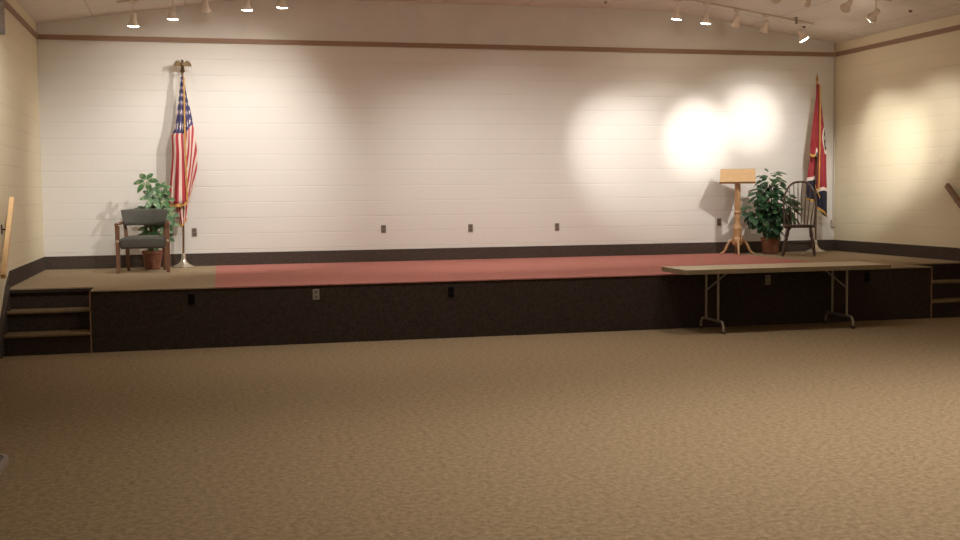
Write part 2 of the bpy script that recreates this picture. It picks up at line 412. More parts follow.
def head(x, y, drop, aim, lab, lit=True, energy=60, cone=60, blend=.9, group='track spotlights'):
    zc = ceil_z(x) - .022
    r = thing('track_spotlight', lab, 'spotlight', (x, y, zc), 0, group)
    b = bm_new(); box(b, -.045, .045, -.02, .02, -.028, -.0005); obj('adapter', b, m_head, r, bevel=.004)
    pv = Vector((0, 0, -drop + .085))
    d = (Vector(aim) - (Vector((x, y, zc)) + pv)).normalized()
    b = bm_new(); tube(b, [(0, 0, -.026), (0, 0, -drop + .085)], .009, 8); obj('stem', b, m_head, r, smooth=True)
    q = d.to_track_quat('Z', 'Y').to_matrix().to_4x4(); mt = Matrix.Translation(pv) @ q
    b = bm_new(); lathe(b, [(.024, -.055), (.036, -.045), (.038, .03), (.054, .07), (.072, .1), (.074, .106), (.068, .106), (.064, .098), (.03, .09)], 18, mt); obj('housing', b, m_head, r, smooth=True)
    b = bm_new(); lathe(b, [(.062, .0985), (.07, .106), (.066, .113), (.045, .119), (.0, .122)], 18, mt); lo = obj('lens', b, m_lens if lit else m_lensoff, r, smooth=True)
    if lit:
        lo['label'] = 'glowing lens'
        L = bpy.data.lights.new('lamp', 'SPOT'); L.energy = energy; L.spot_size = R(cone); L.spot_blend = blend
        L.color = WARM; L.shadow_soft_size = .035
        o = bpy.data.objects.new('lamp', L); C.objects.link(o); o.parent = r
        o.location = mt @ Vector((0, 0, .15)); o.rotation_euler = (-d).to_track_quat('Z', 'Y').to_euler()
    return r
E1 = 1.0
# far track
head(-.65, YT1, .29, (-.8, YB - .35, .7), 'lit spotlight on the far track, nearest the left wall', True, 14, 100, 1)
head(-.165, YT1, .26, (-.3, YB - .4, .7), 'lit spotlight on the far track, second from the left wall', True, 14, 100, 1)
head(.24, YT1, .22, (.3, YB, 2.4), 'unlit grey spotlight on the far track between the left pairs', False)
head(.77, YT1, .26, (.7, YB - .3, .7), 'lit spotlight on the far track, third lit one from the left wall', True, 14, 100, 1)
head(1.22, YT1, .24, (1.2, YB - .3, .7), 'lit spotlight on the far track, fourth lit one from the left wall', True, 14, 100, 1)
head(6.79, YT1, .24, (6.5, YB - .4, .7), 'lit spotlight on the far track, left of the lit right pair', True, 34, 100, 1)
head(7.24, YT1, .26, (7.2, YB - .4, .7), 'lit spotlight on the far track, right of the lit right pair', True, 28, 100, 1)
head(7.72, YT1, .22, (7.7, YB, 2.6), 'unlit grey spotlight on the far track beside the lit right pair', False)
head(8.18, YT1, .22, (8.2, YB, 2.6), 'unlit grey spotlight on the far track left of the tilted lamp', False)
head(8.74, YT1, .25, (XR, 14.75, 1.7), 'lit spotlight tilted sideways toward the right wall', True, 55, 66, 1)
# near track
head(.7, YT2, .28, (-.4, YB, 1.5), 'lit spotlight on the second track aimed at the left plant', True, 105, 80, 1)
head(2.0, YT2, .28, (.25, YB, 1.9), 'lit spotlight on the second track aimed at the stars-and-stripes flag', True, 255, 72, 1)
head(3.0, YT2, .28, (3.0, YB - .6, .7), 'lit spotlight on the second track aimed at the bare wall', True, 135, 92, 1)
head(3.935, YT2, .28, (4.5, YB - .4, .9), 'lit spotlight at the top picture edge left of the middle', True, 160, 92, 1)
head(4.758, YT2, .28, (6.38, YB, 2.15), 'lit spotlight at the top picture edge right of the middle', True, 330, 33, 1)
head(5.9, YT2, .28, (6.5, YB - .4, .9), 'lit spotlight on the second track washing right of the middle', True, 80, 92, 1)
head(7.276, YT2, .28, (7.55, YB, 2.45), 'lit spotlight on the second track above the lectern', True, 340, 24, 1)
head(7.714, YT2, .25, (7.9, YB, 2.6), 'unlit grey spotlight on the second track, left one of two', False)
head(8.287, YT2, .22, (8.4, YB, 2.6), 'unlit grey spotlight on the second track, right one of two', False)
head(8.682, YT2, .27, (8.45, YB, 2.0), 'lit spotlight on the second track nearest the right wall', True, 215, 58, 1)
# lamps added on unseen tracks over the floor, to brighten walls, stage and carpet
head(-.9, YT3, .28, (XL, 14.3, 1.3), 'added unseen spotlight on the third track aimed at the left wall', True, 200, 66, 1)
head(6.7, YT3, .28, (XR, 15.0, 2.05), 'added unseen spotlight on the third track aimed at the right wall, far of two', True, 700, 23, 1)
head(7.2, YT3, .28, (XR, 13.9, 2.35), 'added unseen spotlight on the third track aimed at the right wall, near of two', True, 480, 24, 1)
head(8.0, YT3, .28, (8.47, YB, 2.72), 'added unseen spotlight on the third track aimed above the potted plant', True, 640, 14, 1)
for x in (.8, 2.4, 4.0, 5.6):
    head(x, YT3, .28, (x, YT3 + .9, 0), 'added unseen spotlight shining down from the third track on the stage edge', True, 100, 100, 1.0, 'added floor spotlights by the stage edge')
for k, (x, e) in enumerate(((.6, .42), (2.6, .98), (4.6, 1.4), (6.6, 1.15), (8.2, .7))):
    head(x, 7.2, .28, (x, 7.2, 0), 'added unseen spotlight shining down from the fourth track over the carpet', True, 185 * e, 105, 1.0, 'added floor spotlights over the middle')
    head(x, 3.6, .28, (x, 4.4, 0), 'added unseen spotlight shining down from the fifth track over the carpet', True, 150 * e, 105, 1.0, 'added floor spotlights over the near carpet')
    head(x, .4, .28, (x, YF, 1.6), 'added unseen spotlight on the track behind, washing the wall facing the stage', True, 320 * (1.25 - .1 * k), 90, 1.0, 'added wall-washing spotlights facing the stage')
# sprinklers and little ceiling fittings
for x, y, lab in ((8.6, 15.18, 'small dark sprinkler hanging by the far track'), (8.97, 15.6, 'tiny dark ceiling fitting near the right back corner'),
                  (5.86, 15.72, 'small dark ceiling fitting on the flat ceiling part by the back wall'), (9.4, 13.6, 'tiny dark ceiling fitting close to the right wall')):
    r = thing('sprinkler', lab, 'sprinkler', (x, y, ceil_z(x)), 0, 'ceiling sprinklers')
    b = bm_new(); lathe(b, [(.03, -.004), (.03, .004)], 14); obj('rosette', b, m_sprk, r)
    dd = .075 if 'hanging' in lab else .014
    b = bm_new(); lathe(b, [(.011, -.003), (.011, -dd), (.024, -dd - .004), (.024, -dd - .01), (.004, -dd - .012)][::-1], 12); obj('nozzle', b, m_sprk, r, smooth=True)

# ------------------------------------------------------------------ flags
def loft_flag(bm, uvl, lines, nt=26, nx=7, ridge=.03):
    """lines: list of polylines [(x,y,z,u,v)...] top to bottom; neighbours are joined by a soft fold"""
    def samp(L, t):
        s = t * (len(L) - 1); i = min(int(s), len(L) - 2); f = s - i
        return [L[i][k] + (L[i + 1][k] - L[i][k]) * f for k in range(5)]
    grid = []
    for a in range(nt + 1):
        t = a / nt; row = []
        S_ = [samp(L, t) for L in lines]
        for i in range(len(S_) - 1):
            for k in range(nx + (1 if i == len(S_) - 2 else 0)):
                f = k / nx; e = f + .06 * math.sin(2 * PI * f)
                p = [S_[i][j] + (S_[i + 1][j] - S_[i][j]) * (e if j in (0, 1) else f) for j in range(5)]
                p[1] += (.5 - .5 * math.cos(2 * PI * f)) * ridge * (.3 + t) * math.sin(9 * t + i * 2.1)
                row.append((bm.verts.new(p[:3]), p[3], p[4]))
        grid.append(row)
    for r0, r1 in zip(grid, grid[1:]):
        for k in range(len(r0) - 1):
            q = (r0[k], r0[k + 1], r1[k + 1], r1[k])
            f = bm.faces.new([w[0] for w in q])
            for l, w in zip(f.loops, q): l[uvl].uv = (w[1], w[2])
    return grid
def ribbon(bm, pts, d):
    """fringe: strip hanging from pts by vector d, finely scalloped"""
    A = []; B = []
    P = smooth_pts(pts, 6)
    for i, p in enumerate(P):
        A.append(bm.verts.new(p)); B.append(bm.verts.new(p + Vector(d) * (1 + .12 * (-1) ** i)))
    for i in range(len(P) - 1): bm.faces.new((A[i], A[i + 1], B[i + 1], B[i]))
def flag_thing(name, lab, loc, kx, px0, zt, py0, kz, lean, top, mat, lofts, fringes, finial, flab):
    r = thing(name, lab, 'flag', loc); r.rotation_euler = (0, lean, 0)
    X = lambda px: (px - px0) * kx
    Z = lambda py: zt - (py - py0) * kz - loc[2]
    b = bm_new(); lathe(b, [(.15, 0), (.15, .012), (.135, .022), (.085, .04), (.05, .07), (.032, .12), (.026, .17), (.02, .19)], 28); obj('stand_base', b, m_silver, r, smooth=True)
    b = bm_new(); tube(b, [(0, 0, .15), (0, 0, top)], .0145, 12); obj('pole', b, m_polew, r, smooth=True)
    finial(r, top)
    b = bm_new(); uvl = b.loops.layers.uv.new('uv')
    for L in lofts:
        loft_flag(b, uvl, [[(X(px), dy, Z(py), u, v) for (px, py, dy, u, v) in ln] for ln in L])
    o = obj('flag_cloth', b, mat, r, smooth=True); o['label'] = flab
    md = o.modifiers.new('thick', 'SOLIDIFY'); md.thickness = .003
    b = bm_new()
    for pts, d in fringes:
        ribbon(b, [(X(px), dy, Z(py)) for px, py, dy in pts], (d[0] * kx, d[1], -d[2] * kz))
    o = obj('fringe', b, m_gold, r)
    md = o.modifiers.new('thick', 'SOLIDIFY'); md.thickness = .004
    return r
def eagle(r, z):
    b = bm_new(); lathe(b, [(.012, z - .002), (.03, z + .012), (.034, z + .03), (.02, z + .05), (.01, z + .06)], 16); obj('finial_ball', b, m_bronze, r, smooth=True)
    b = bm_new()
    lathe(b, [(.006, z + .055), (.022, z + .075), (.03, z + .1), (.024, z + .13), (.014, z + .145), (.017, z + .16), (.012, z + .172), (.003, z + .178)], 14)
    lathe(b, [(.007, 0), (.001, .022)], 8, Matrix.Translation((-.012, 0, z + .162)) @ Matrix.Rotation(-PI / 2, 4, 'Y'))
    for s in (-1, 1):
        pts = [(s * .015, z + .135), (s * .05, z + .165), (s * .085, z + .16), (s * .115, z + .12), (s * .12, z + .07), (s * .1, z + .1), (s * .085, z + .075), (s * .068, z + .1), (s * .05, z + .082), (s * .02, z + .1)]
        prism(b, pts if s > 0 else pts[::-1], 1, -.007, .007)
    prism(b, [(-.02, z + .08), (.02, z + .08), (.028, z + .05), (-.028, z + .05)], 1, .002, .012)
    o = obj('eagle_finial', b, m_bronze, r, smooth=False, bevel=.002); o['label'] = 'brass eagle with spread wings'
def spear(r, z):
    b = bm_new()
    lathe(b, [(.012, z - .002), (.022, z + .01), (.012, z + .03), (.012, z + .05)], 14)
    lathe(b, [(.008, z + .045), (.026, z + .075), (.014, z + .13), (.002, z + .19)], 10)
    for v in b.verts:
        if v.co.z > z + .044: v.co.y *= .35
    o = obj('spear_finial', b, m_brass, r); o['label'] = 'gold spear point'
# stars and stripes
tt = [0, .12, .25, .4, .55, .72, .86, 1]
def lined(pp, dys, us, vs):
    n = len(pp)
    def it(a, i):
        s = i / (n - 1) * (len(a) - 1); k = min(int(s), len(a) - 2); return a[k] + (a[k + 1] - a[k]) * (s - k)
    return [(px, py, it(dys, i), it(us, i), it(vs, i)) for i, (px, py) in enumerate(pp)]
usL = lined([(181, 77), (180, 90), (178.6, 103), (177.6, 116), (175, 128), (172.2, 137), (173, 152), (172.2, 165), (171, 180), (170, 192), (168.8, 204)], [-.02, -.05, -.06, -.07], [0, .3, .42, .7, 1.0], [.5, .5, .5, .5, .5])
usM = lined([(182, 77), (181.4, 90), (181, 103), (180.6, 116), (179.6, 128), (178.6, 137), (179, 152), (178.6, 165), (178, 180), (177.5, 192), (177, 204.5)], [-.03, -.1, -.13, -.14], [0, .3, .42, .7, 1.0], [.32, .3, .31, .33, .33])
usC = lined([(183, 77), (183, 90), (183.2, 103), (183.4, 116), (183.6, 128), (184, 137), (184.4, 152), (184.6, 165), (185, 180), (185.4, 192), (186, 203)], [-.03, -.05, -.05], [0, .3, .42, .7, 1.0], [.16, .14, .13, .15, .16])
usC2 = lined([(183, 77), (183, 90), (183.2, 103), (183.4, 116), (183.6, 128), (184, 137), (184.4, 152), (184.6, 165), (185, 180), (185.4, 192), (186, 203)], [-.03, -.05, -.05], [0, .3, .42, .7, 1.0], [.02, .1, .14, .36, .6])
usR = lined([(184, 79), (185.8, 90), (187.6, 100), (190, 109), (191.6, 118), (193, 128), (195, 140), (196.4, 153), (196, 166), (194.4, 180), (189, 196)], [-.02, -.04, -.03, -.03], [0, .2, .36, .5, .8, 1], [.3, .38, .45, .62, .82, 1.0])
usB = lined([(183, 82), (184, 90), (184.5, 100), (185, 109), (185, 118), (186, 128), (187, 140), (188, 153), (188, 166), (188, 180), (186, 198)], [.03, .06, .08], [0, .2, .36, .5, .8, 1], [.5, .6, .7, .9, 1.1, 1.3])
t1 = lined([(174, 186), (174, 200), (175, 210), (176.5, 217), (178, 223)], [.04, .02], [.8, 1], [.7, .8])
t2 = lined([(180, 186), (180, 200), (180.5, 210), (181, 219), (181.5, 225)], [-.02, -.04], [.8, 1], [.42, .5])
t3 = lined([(187, 186), (188.6, 198), (188.2, 205), (187, 212), (186, 219)], [.03, .02], [.8, 1], [.1, .1])
flag_thing('flag_on_pole', 'stars-and-stripes flag furled on a pole topped by a brass eagle', (-.125, 16.09, ZS), .0141, 182.8, 3.447, 60, .01352, R(1.2), 2.63, m_us,
           [[usL, usM, usC], [usC2, usR, usB], [t1, t2, t3]],
           [([(168.4, 203, -.075), (173, 204.5, -.11), (177.5, 203.6, -.145), (182, 202.6, -.1), (186.5, 201, -.055)], (0, -.004, 3)),
            ([(177.4, 222.5, .015), (181.5, 224, -.045), (186.4, 217.5, .015)], (0, -.003, 2.4)),
            ([(183.4, 78, -.062), (183.8, 110, -.085), (184.2, 140, -.09), (185, 170, -.085), (186, 201, -.075)], (1.3, -.004, .1))],
           eagle, 'red, white and blue cloth with stars and stripes')
# red flag
tnA = lined([(816, 84), (814.6, 96), (813, 108), (811.2, 120), (809.6, 132), (808, 144), (807.4, 153)], [-.02, -.08], [0, .2, .42], [.85, .8, .8])
tnA2 = lined([(816.4, 84), (815.6, 96), (814.4, 108), (813.4, 120), (812.6, 132), (812, 144), (811.4, 155)], [-.03, -.12], [0, .2, .42], [.6, .7, .7])
tnB0 = lined([(817, 84), (817, 100), (816.8, 115), (816.6, 130), (816.4, 145), (816.2, 160)], [-.03, -.06], [0, .2, .42], [.05, .1, .12])
tnB = lined([(817, 84), (817, 100), (816.8, 116), (816.6, 132), (816.4, 148), (816.2, 164), (816, 180), (815.6, 196), (816, 208)], [-.02, -.045, -.05], [0, .38, .62, .98], [.1, .12])
tnC1 = lined([(818, 84), (818.6, 100), (819.6, 116), (820.6, 132), (821, 148), (821, 164), (821, 180), (821, 196), (821.6, 212)], [-.02, -.08, -.11], [0, .38, .64, 1.0], [.3, .36])
tnC = lined([(818.6, 84), (820, 100), (822, 116), (824.2, 132), (825.4, 148), (825.6, 164), (826, 180), (826.6, 196), (826.4, 217)], [-.01, -.03, -.04], [0, .38, .62, 1.0], [.5, .52])
tnD = lined([(818, 84), (819, 100), (820, 116), (820, 132), (820, 148), (821, 164), (821, 180), (822, 196), (822, 210)], [.03, .07], [0, .4, .7, 1.0], [.8, .9])
l1 = lined([(812, 140), (811, 155), (809, 168), (806.8, 180), (806.2, 190), (807, 199)], [.03, -.02], [.5, .76, 1], [.8, .8])
l2 = lined([(814, 140), (813.6, 155), (812.6, 168), (811.6, 180), (811, 190), (811, 200)], [-.02, -.08], [.5, .77, 1], [.65, .65])
l3 = lined([(817.5, 140), (817.2, 155), (816.8, 168), (816.6, 180), (816.8, 190), (817, 201)], [.03, .03], [.5, .78, 1], [.3, .3])
flag_thing('flag_on_pole', 'red flag with blue bar and white ringed emblem on a spear-topped pole', (9.43, 16.0, ZS), .0172, 816.6, 3.307, 80, .01547, 0, 2.585, m_tn,
           [[tnA, tnA2, tnB0], [tnB, tnC1, tnC, tnD], [l1, l2, l3]],
           [([(806.8, 152.4, -.085), (809, 154.5, -.115), (811.5, 154, -.125)], (0, -.003, 2.4)),
            ([(806.6, 197.5, -.03), (811, 199, -.09), (816, 200, .01)], (0, -.003, 2.4)),
            ([(815.8, 206, -.06), (821.4, 211, -.12), (826.6, 216, -.05)], (0, -.003, 2.6)),
            ([(817.2, 86, -.05), (817.2, 116, -.065), (816.8, 150, -.075), (816.4, 190, -.075)], (1.1, -.004, .1)),
            ([(812.4, 184, -.1), (814.6, 190, -.1), (817.6, 196, -.09)], (0, -.003, 2.4))],
           spear, 'red cloth with dark blue end bar and white stripe')

# ------------------------------------------------------------------ plants
def leaf(bm, base, d, up, L, W, droop=.25, fold=.12):
    d = d.normalized(); s = d.cross(up)
    if s.length < 1e-3: s = d.cross(Vector((1, 0, .1)))
    s.normalize(); n = s.cross(d).normalized()
    prof = [(0, .06), (.12, .45), (.3, .86), (.5, 1), (.7, .86), (.88, .48), (1, .02)]
    rows = []
    for t, w in prof:
        c = base + d * (L * t) - Vector((0, 0, 1)) * (droop * L * t * t)
        hw = W * .5 * w
        rows.append((bm.verts.new(c - s * hw + n * fold * hw), bm.verts.new(c), bm.verts.new(c + s * hw + n * fold * hw)))
    for a, c in zip(rows, rows[1:]):
        bm.faces.new((a[0], a[1], c[1], c[0])); bm.faces.new((a[1], a[2], c[2], c[1]))
def pot(r, rt, rb, h, mat):
    b = bm_new()
    lathe(b, [(rb * .9, 0), (rb, .006), (rb + (rt - rb) * .8, h * .8), (rt, h * .82), (rt + .006, h * .84), (rt + .006, h), (rt - .012, h), (rt - .016, h - .03), (.01, h - .035)], 28)
    o = obj('pot', b, mat, r, smooth=True)
    b = bm_new(); lathe(b, [(rt - .017, h - .034), (rt * .6, h - .022), (.0, h - .018)], 20); obj('soil', b, m_soil, r)
r = thing('potted_plant', 'broad-leaved potted plant behind the upholstered armchair', 'plant', (-.52, 15.82, ZS))
pot(r, .13, .1, .25, m_pot)
KX, KZ = .0137, .01345       # metres per picture step at this distance
def PX(px, py, dy): return Vector(((px - 151) * KX, dy, 1.96 - (py - 170) * KZ - ZS))
clusters = [((147, 181), -.03, .165, 6, 0), ((153, 197), -.05, .16, 7, 0), ((161, 189), .02, .14, 7, 0), ((162, 199), -.03, .15, 7, 0),
            ((146, 212), -.02, .16, 7, 0), ((156, 210), -.04, .17, 7, 0), ((164, 213), -.02, .16, 7, 0), ((139, 213), .05, .12, 6, 0), ((164, 223), .0, .16, 7, 0),
            ((149, 228), .02, .15, 7, 0), ((158, 230), .03, .15, 7, 0), ((145, 238), .04, .14, 7, 0), ((163, 238), .06, .13, 7, 0), ((153, 241), .0, .13, 7, 0)]
bl = bm_new(); bs = bm_new()
for (p, dy, L, n, tilt) in clusters:
    c = PX(p[0], p[1], dy)
    rootp = Vector((random.uniform(-.04, .04), random.uniform(-.04, .04), .22))
    tube(bs, smooth_pts([rootp, Vector((c.x * .35, c.y * .35, rootp.z + (c.z - rootp.z) * .55)), c], 6), [.008 - .0003 * i for i in range(13)], 6)
    a0 = random.uniform(0, 2 * PI)
    ax = Vector((random.uniform(-.35, .35), -.75, .55)).normalized(); u, w = frame_of(ax)
    for k in range(n):
        a = a0 + 2 * PI * k / n
        d = u * math.cos(a) + w * math.sin(a) + ax * .12
        leaf(bl, c + d * .02, d, ax, L * random.uniform(.9, 1.12), L * .5, .22)
obj('stems', bs, m_stem, r, smooth=True)
o = obj('foliage', bl, m_leaf, r, smooth=True)
r = thing('potted_plant', 'bushy dark green potted plant between the lectern and the spindle-back chair', 'plant', (8.55, 15.8, ZS))
pot(r, .145, .115, .25, m_pot)
bl = bm_new(); bs = bm_new()
blobs = [((0.0, -.02, 1.08), (.17, .16, .2), 60), ((-.06, -.05, .84), (.24, .22, .22), 100), ((.1, -.14, .72), (.22, .16, .22), 90), ((-.29, -.03, .62), (.12, .14, .14), 34),
         ((-.02, -.06, .5), (.23, .2, .18), 80), ((.2, -.3, .62), (.1, .08, .14), 16)]
for c, rr, n in blobs:
    c = Vector(c)
    for k in range(n):
        v = Vector((random.gauss(0, 1), random.gauss(0, 1), random.gauss(0, 1))).normalized() * random.uniform(.55, 1)
        p = c + Vector((v.x * rr[0], v.y * rr[1], v.z * rr[2]))
        d = Vector((v.x, v.y * .8 - .25, v.z * .5 - .25)).normalized()
        L = random.uniform(.1, .15)
        leaf(bl, p, d, Vector((0, -.5, 1)) + Vector((random.uniform(-.4, .4),) * 3) * .5, L, L * .62, .3)
    tube(bs, smooth_pts([(random.uniform(-.03, .03), random.uniform(-.03, .03), .22), (c.x * .3, c.y * .3, .4), c], 6), .009, 6)
for k in range(16):
    a = random.uniform(-.9, .7); p = Vector((random.uniform(-.05, .12), random.uniform(-.1, .0), .34))
    d = Vector((math.sin(a), -.35, random.uniform(-.15, .25)))
    leaf(bl, p, d, Vector((0, 0, 1)), random.uniform(.18, .26), .035, .4)
obj('stems', bs, m_stem, r, smooth=True)
obj('foliage', bl, m_leafd, r, smooth=True)

# ------------------------------------------------------------------ upholstered armchair (left)
r = thing('armchair', 'wooden armchair with charcoal upholstery at the left end of the stage', 'chair', (-.6, 15.3, ZS + .002), R(-2))
r.scale = (1.07, 1, 1.02)
fx, fy, by = .285, -.24, .24
for s in (-1, 1):
    b = bm_new()
    box(b, s * fx - .026, s * fx + .026, fy - .024, fy + .03, 0, .585)
    for v in b.verts:
        if v.co.z < .01: v.co.x = s * fx + (v.co.x - s * fx) * .8; v.co.y = fy + (v.co.y - fy) * .8
    o = obj('leg', b, m_cherry, r, bevel=.006)
    b = bm_new(); lathe(b, [(.019, 0), (.019, .004), (.012, .006)], 12, Matrix.Translation((s * fx, fy - .0238, .395)) @ Matrix.Rotation(PI / 2, 4, 'X')); obj('bolt_cap', b, m_silver, o)
    b = bm_new(); tube(b, [(s * .215, by + .05, 0), (s * .215, by, .28), (s * .225, by - .01, .45), (s * .24, by + .03, .6)], [.02, .024, .024, .02], 8); obj('leg', b, m_cherry, r, smooth=True)
    b = bm_new()
    tube(b, smooth_pts([(s * (fx + .005), fy - .05, .6), (s * (fx + .012), fy + .12, .605), (s * (fx + .0), .08, .615), (s * .262, by + .01, .625)], 5), .027, 10)
    for v in b.verts: v.co.z = .607 + (v.co.z - .607) * .75
    obj('armrest', b, m_cherry, r, smooth=True)
b = bm_new(); box(b, -.25, .25, fy - .005, by - .03, .3, .36); obj('seat_frame', b, m_cherry, r, bevel=.005)
def cushion(x, y0, y1, z0, z1, crown, curve=0):
    b = bm_new(); n = 12
    for k in (0, 1):
        g = []
        for j in range(n + 1):
            row = []
            for i in range(n + 1):
                a, c = i / n * 2 - 1, j / n * 2 - 1
                e = (1 - abs(a) ** 4) * (1 - abs(c) ** 4)
                row.append(b.verts.new((a * x, y0 + (y1 - y0) * j / n, (z1 - .02 + e * crown) if k else z0)))
            g.append(row)
        for j in range(n):
            for i in range(n): b.faces.new((g[j][i], g[j][i + 1], g[j + 1][i + 1], g[j + 1][i]))
        if k == 0: lo = g
    for j in range(n):
        b.faces.new((lo[j][0], lo[j + 1][0], g[j + 1][0], g[j][0])); b.faces.new((lo[j][n], g[j][n], g[j + 1][n], lo[j + 1][n]))
        b.faces.new((lo[0][j], g[0][j], g[0][j + 1], lo[0][j + 1])); b.faces.new((lo[n][j], lo[n][j + 1], g[n][j + 1], g[n][j]))
    return b
obj('seat', cushion(.257, fy - .04, by - .06, .312, .445, .035), m_uphol, r, smooth=True, bevel=.012)
b = bm_new(); n = 16
ring = []
for i in range(n + 1):
    a = i / n * 2 - 1
    yy = by + .03 - .11 * a * a
    xt, xb = .275 * a, .245 * a
    zt = .795 - .012 * a * a; zb = .58
    ring.append([b.verts.new((xb, yy - .035 + .0, zb)), b.verts.new((xb * .98, yy - .045, .62)), b.verts.new((xt, yy - .005, zt - .02)), b.verts.new((xt, yy + .025, zt)), b.verts.new((xt, yy + .06, zt - .02)), b.verts.new((xb, yy + .03, zb))])
for p, q in zip(ring, ring[1:]):
    for k in range(6): b.faces.new((p[k], p[(k + 1) % 6], q[(k + 1) % 6], q[k]))
b.faces.new(ring[0]); b.faces.new(ring[-1][::-1])
obj('backrest', b, m_uphol, r, smooth=True, bevel=.01)

# ------------------------------------------------------------------ spindle-back chair (right)
r = thing('spindle_back_chair', 'dark wooden hoop-back spindle chair beside the red flag', 'chair', (8.665, 15.16, ZS + .006), R(-31))
b = bm_new()
sp_ = []
for k in range(28):
    a = 2 * PI * k / 28
    x = .235 * math.copysign(abs(math.sin(a)) ** .75, math.sin(a)); y = -.215 * math.copysign(abs(math.cos(a)) ** .8, math.cos(a))
    x *= 1.0 + .1 * (-y / .215)
    sp_.append((x, y))
vt = [b.verts.new((x, y, .45)) for x, y in sp_]; vm = [b.verts.new((x * 1.01, y * 1.01, .435)) for x, y in sp_]; vb = [b.verts.new((x * .93, y * .93, .412)) for x, y in sp_]
vi = [b.verts.new((x * .6, y * .6, .438)) for x, y in sp_]
for k in range(28):
    j = (k + 1) % 28
    for A, B in ((vt, vi), (vm, vt), (vb, vm)): b.faces.new((A[k], A[j], B[j], B[k]))
b.faces.new(vi); b.faces.new(vb[::-1])
obj('seat', b, m_walnut, r, smooth=True)
feet = {}
for sx in (-1, 1):
    for sy in (-1, 1):
        p0 = Vector((sx * .155, sy * .125, .425)); p1 = Vector((sx * .225, -.245 if sy < 0 else .235, 0)); feet[(sx, sy)] = (p0, p1)
        prof = [(0, .014), (.12, .022), (.3, .028), (.42, .017), (.46, .026), (.5, .017), (.62, .026), (.75, .027), (.84, .018), (.88, .023), (.92, .017), (1, .015)]
        b = bm_new(); tube(b, [p0 + (p1 - p0) * t for t, q in prof], [q for t, q in prof], 12); obj('leg', b, m_walnut, r, smooth=True)
mids = {}
for sx in (-1, 1):
    a = feet[(sx, -1)]; c = feet[(sx, 1)]
    A = a[0] + (a[1] - a[0]) * .58; B = c[0] + (c[1] - c[0]) * .58; mids[sx] = (A + B) / 2
    b = bm_new(); tube(b, [A, A + (B - A) * .2, (A + B) / 2, A + (B - A) * .8, B], [.008, .011, .016, .011, .008], 10); obj('stretcher', b, m_walnut, r, smooth=True)
A, B = mids[-1], mids[1]
b = bm_new(); tube(b, [A, A + (B - A) * .2, (A + B) / 2, A + (B - A) * .8, B], [.008, .011, .016, .011, .008], 10); obj('stretcher', b, m_walnut, r, smooth=True)
def bow(t):     # hoop of the back, t 0..1
    a = PI * (1 - t)
    cx, sz = math.cos(a), math.sin(a)
    x = .262 * math.copysign(abs(cx) ** .72, cx) * (.8 + .2 * min(1, sz * 1.6)); z = .44 + .645 * sz ** .82
    y = .165 - .03 * cx * cx + (z - .44) * .24
    return Vector((x, y, z))
b = bm_new(); tube(b, [bow(i / 40) for i in range(41)], .015, 10); obj('back_hoop', b, m_walnut, r, smooth=True)
for k in range(8):
    f = (k - 3.5) / 3.5
    base = Vector((f * .155, .175 - .03 * f * f, .44))
    xt = f * .218
    t = min((i / 200 for i in range(10, 191)), key=lambda t: abs(bow(t).x - xt) + (0 if bow(t).z > .6 else 1))
    top = bow(t)
    b = bm_new(); tube(b, [base, base + (top - base) * .3, base + (top - base) * .6, top], [.006, .0085, .007, .005], 8); obj('spindle', b, m_walnut, r, smooth=True)

# ------------------------------------------------------------------ lectern
r = thing('lectern', 'oak lectern with slanted top standing on a pedestal of curved feet', 'lectern', (8.03, 15.87, ZS), R(-27))
a = R(40)
mt = Matrix.Translation((0, 0, 1.185)) @ Matrix.Rotation(a, 4, 'X')
b = bm_new(); box(b, -.26, .26, -.155, .155, 0, .02, mt); obj('reading_board', b, m_oak, r, bevel=.004)
b = bm_new(); box(b, -.268, .268, -.172, -.1555, -.004, .035, mt); obj('book_ledge', b, m_oak, r, bevel=.004)
b = bm_new(); box(b, -.08, .08, -.09, .09, -.03, -.0005, mt); obj('board_mount', b, m_oakv, r, bevel=.004)
b = bm_new(); lathe(b, [(.05, .62), (.06, .63), (.06, .645), (.048, .655), (.044, .68), (.052, .75), (.05, .9), (.046, 1.05), (.044, 1.1), (.05, 1.13), (.05, 1.165)], 8, Matrix.Rotation(R(22.5), 4, 'Z')); obj('column', b, m_oakv, r, smooth=False)
b = bm_new(); lathe(b, [(.03, .13), (.075, .15), (.085, .18), (.085, .235), (.075, .255), (.07, .27), (.072, .4), (.058, .44), (.05, .47), (.046, .52), (.05, .56), (.05, .6195)], 8, Matrix.Rotation(R(22.5), 4, 'Z')); obj('pedestal', b, m_oakv, r, smooth=False)
for k in range(4):
    q = Matrix.Rotation(R(-90 + 90 * k + 6), 4, 'Z')
    b = bm_new()
    tube(b, [q @ Vector(p) for p in smooth_pts([(.06, 0, .215), (.11, 0, .2), (.155, 0, .13), (.185, 0, .06), (.23, 0, .02), (.255, 0, .014)], 5)], [.024] * 5 + [.02] * 10 + [.016] * 6 + [.0135] * 5, 10)
    obj('foot', b, m_oakv, r, smooth=True)
    q = Matrix.Rotation(R(-45 + 90 * k), 4, 'Z')
    b = bm_new(); tube(b, [q @ Vector(p) for p in ((.085, 0, .2), (.092, 0, .26), (.085, 0, .31))], [.012, .016, .006], 8); obj('finial_peg', b, m_oakv, r, smooth=True)

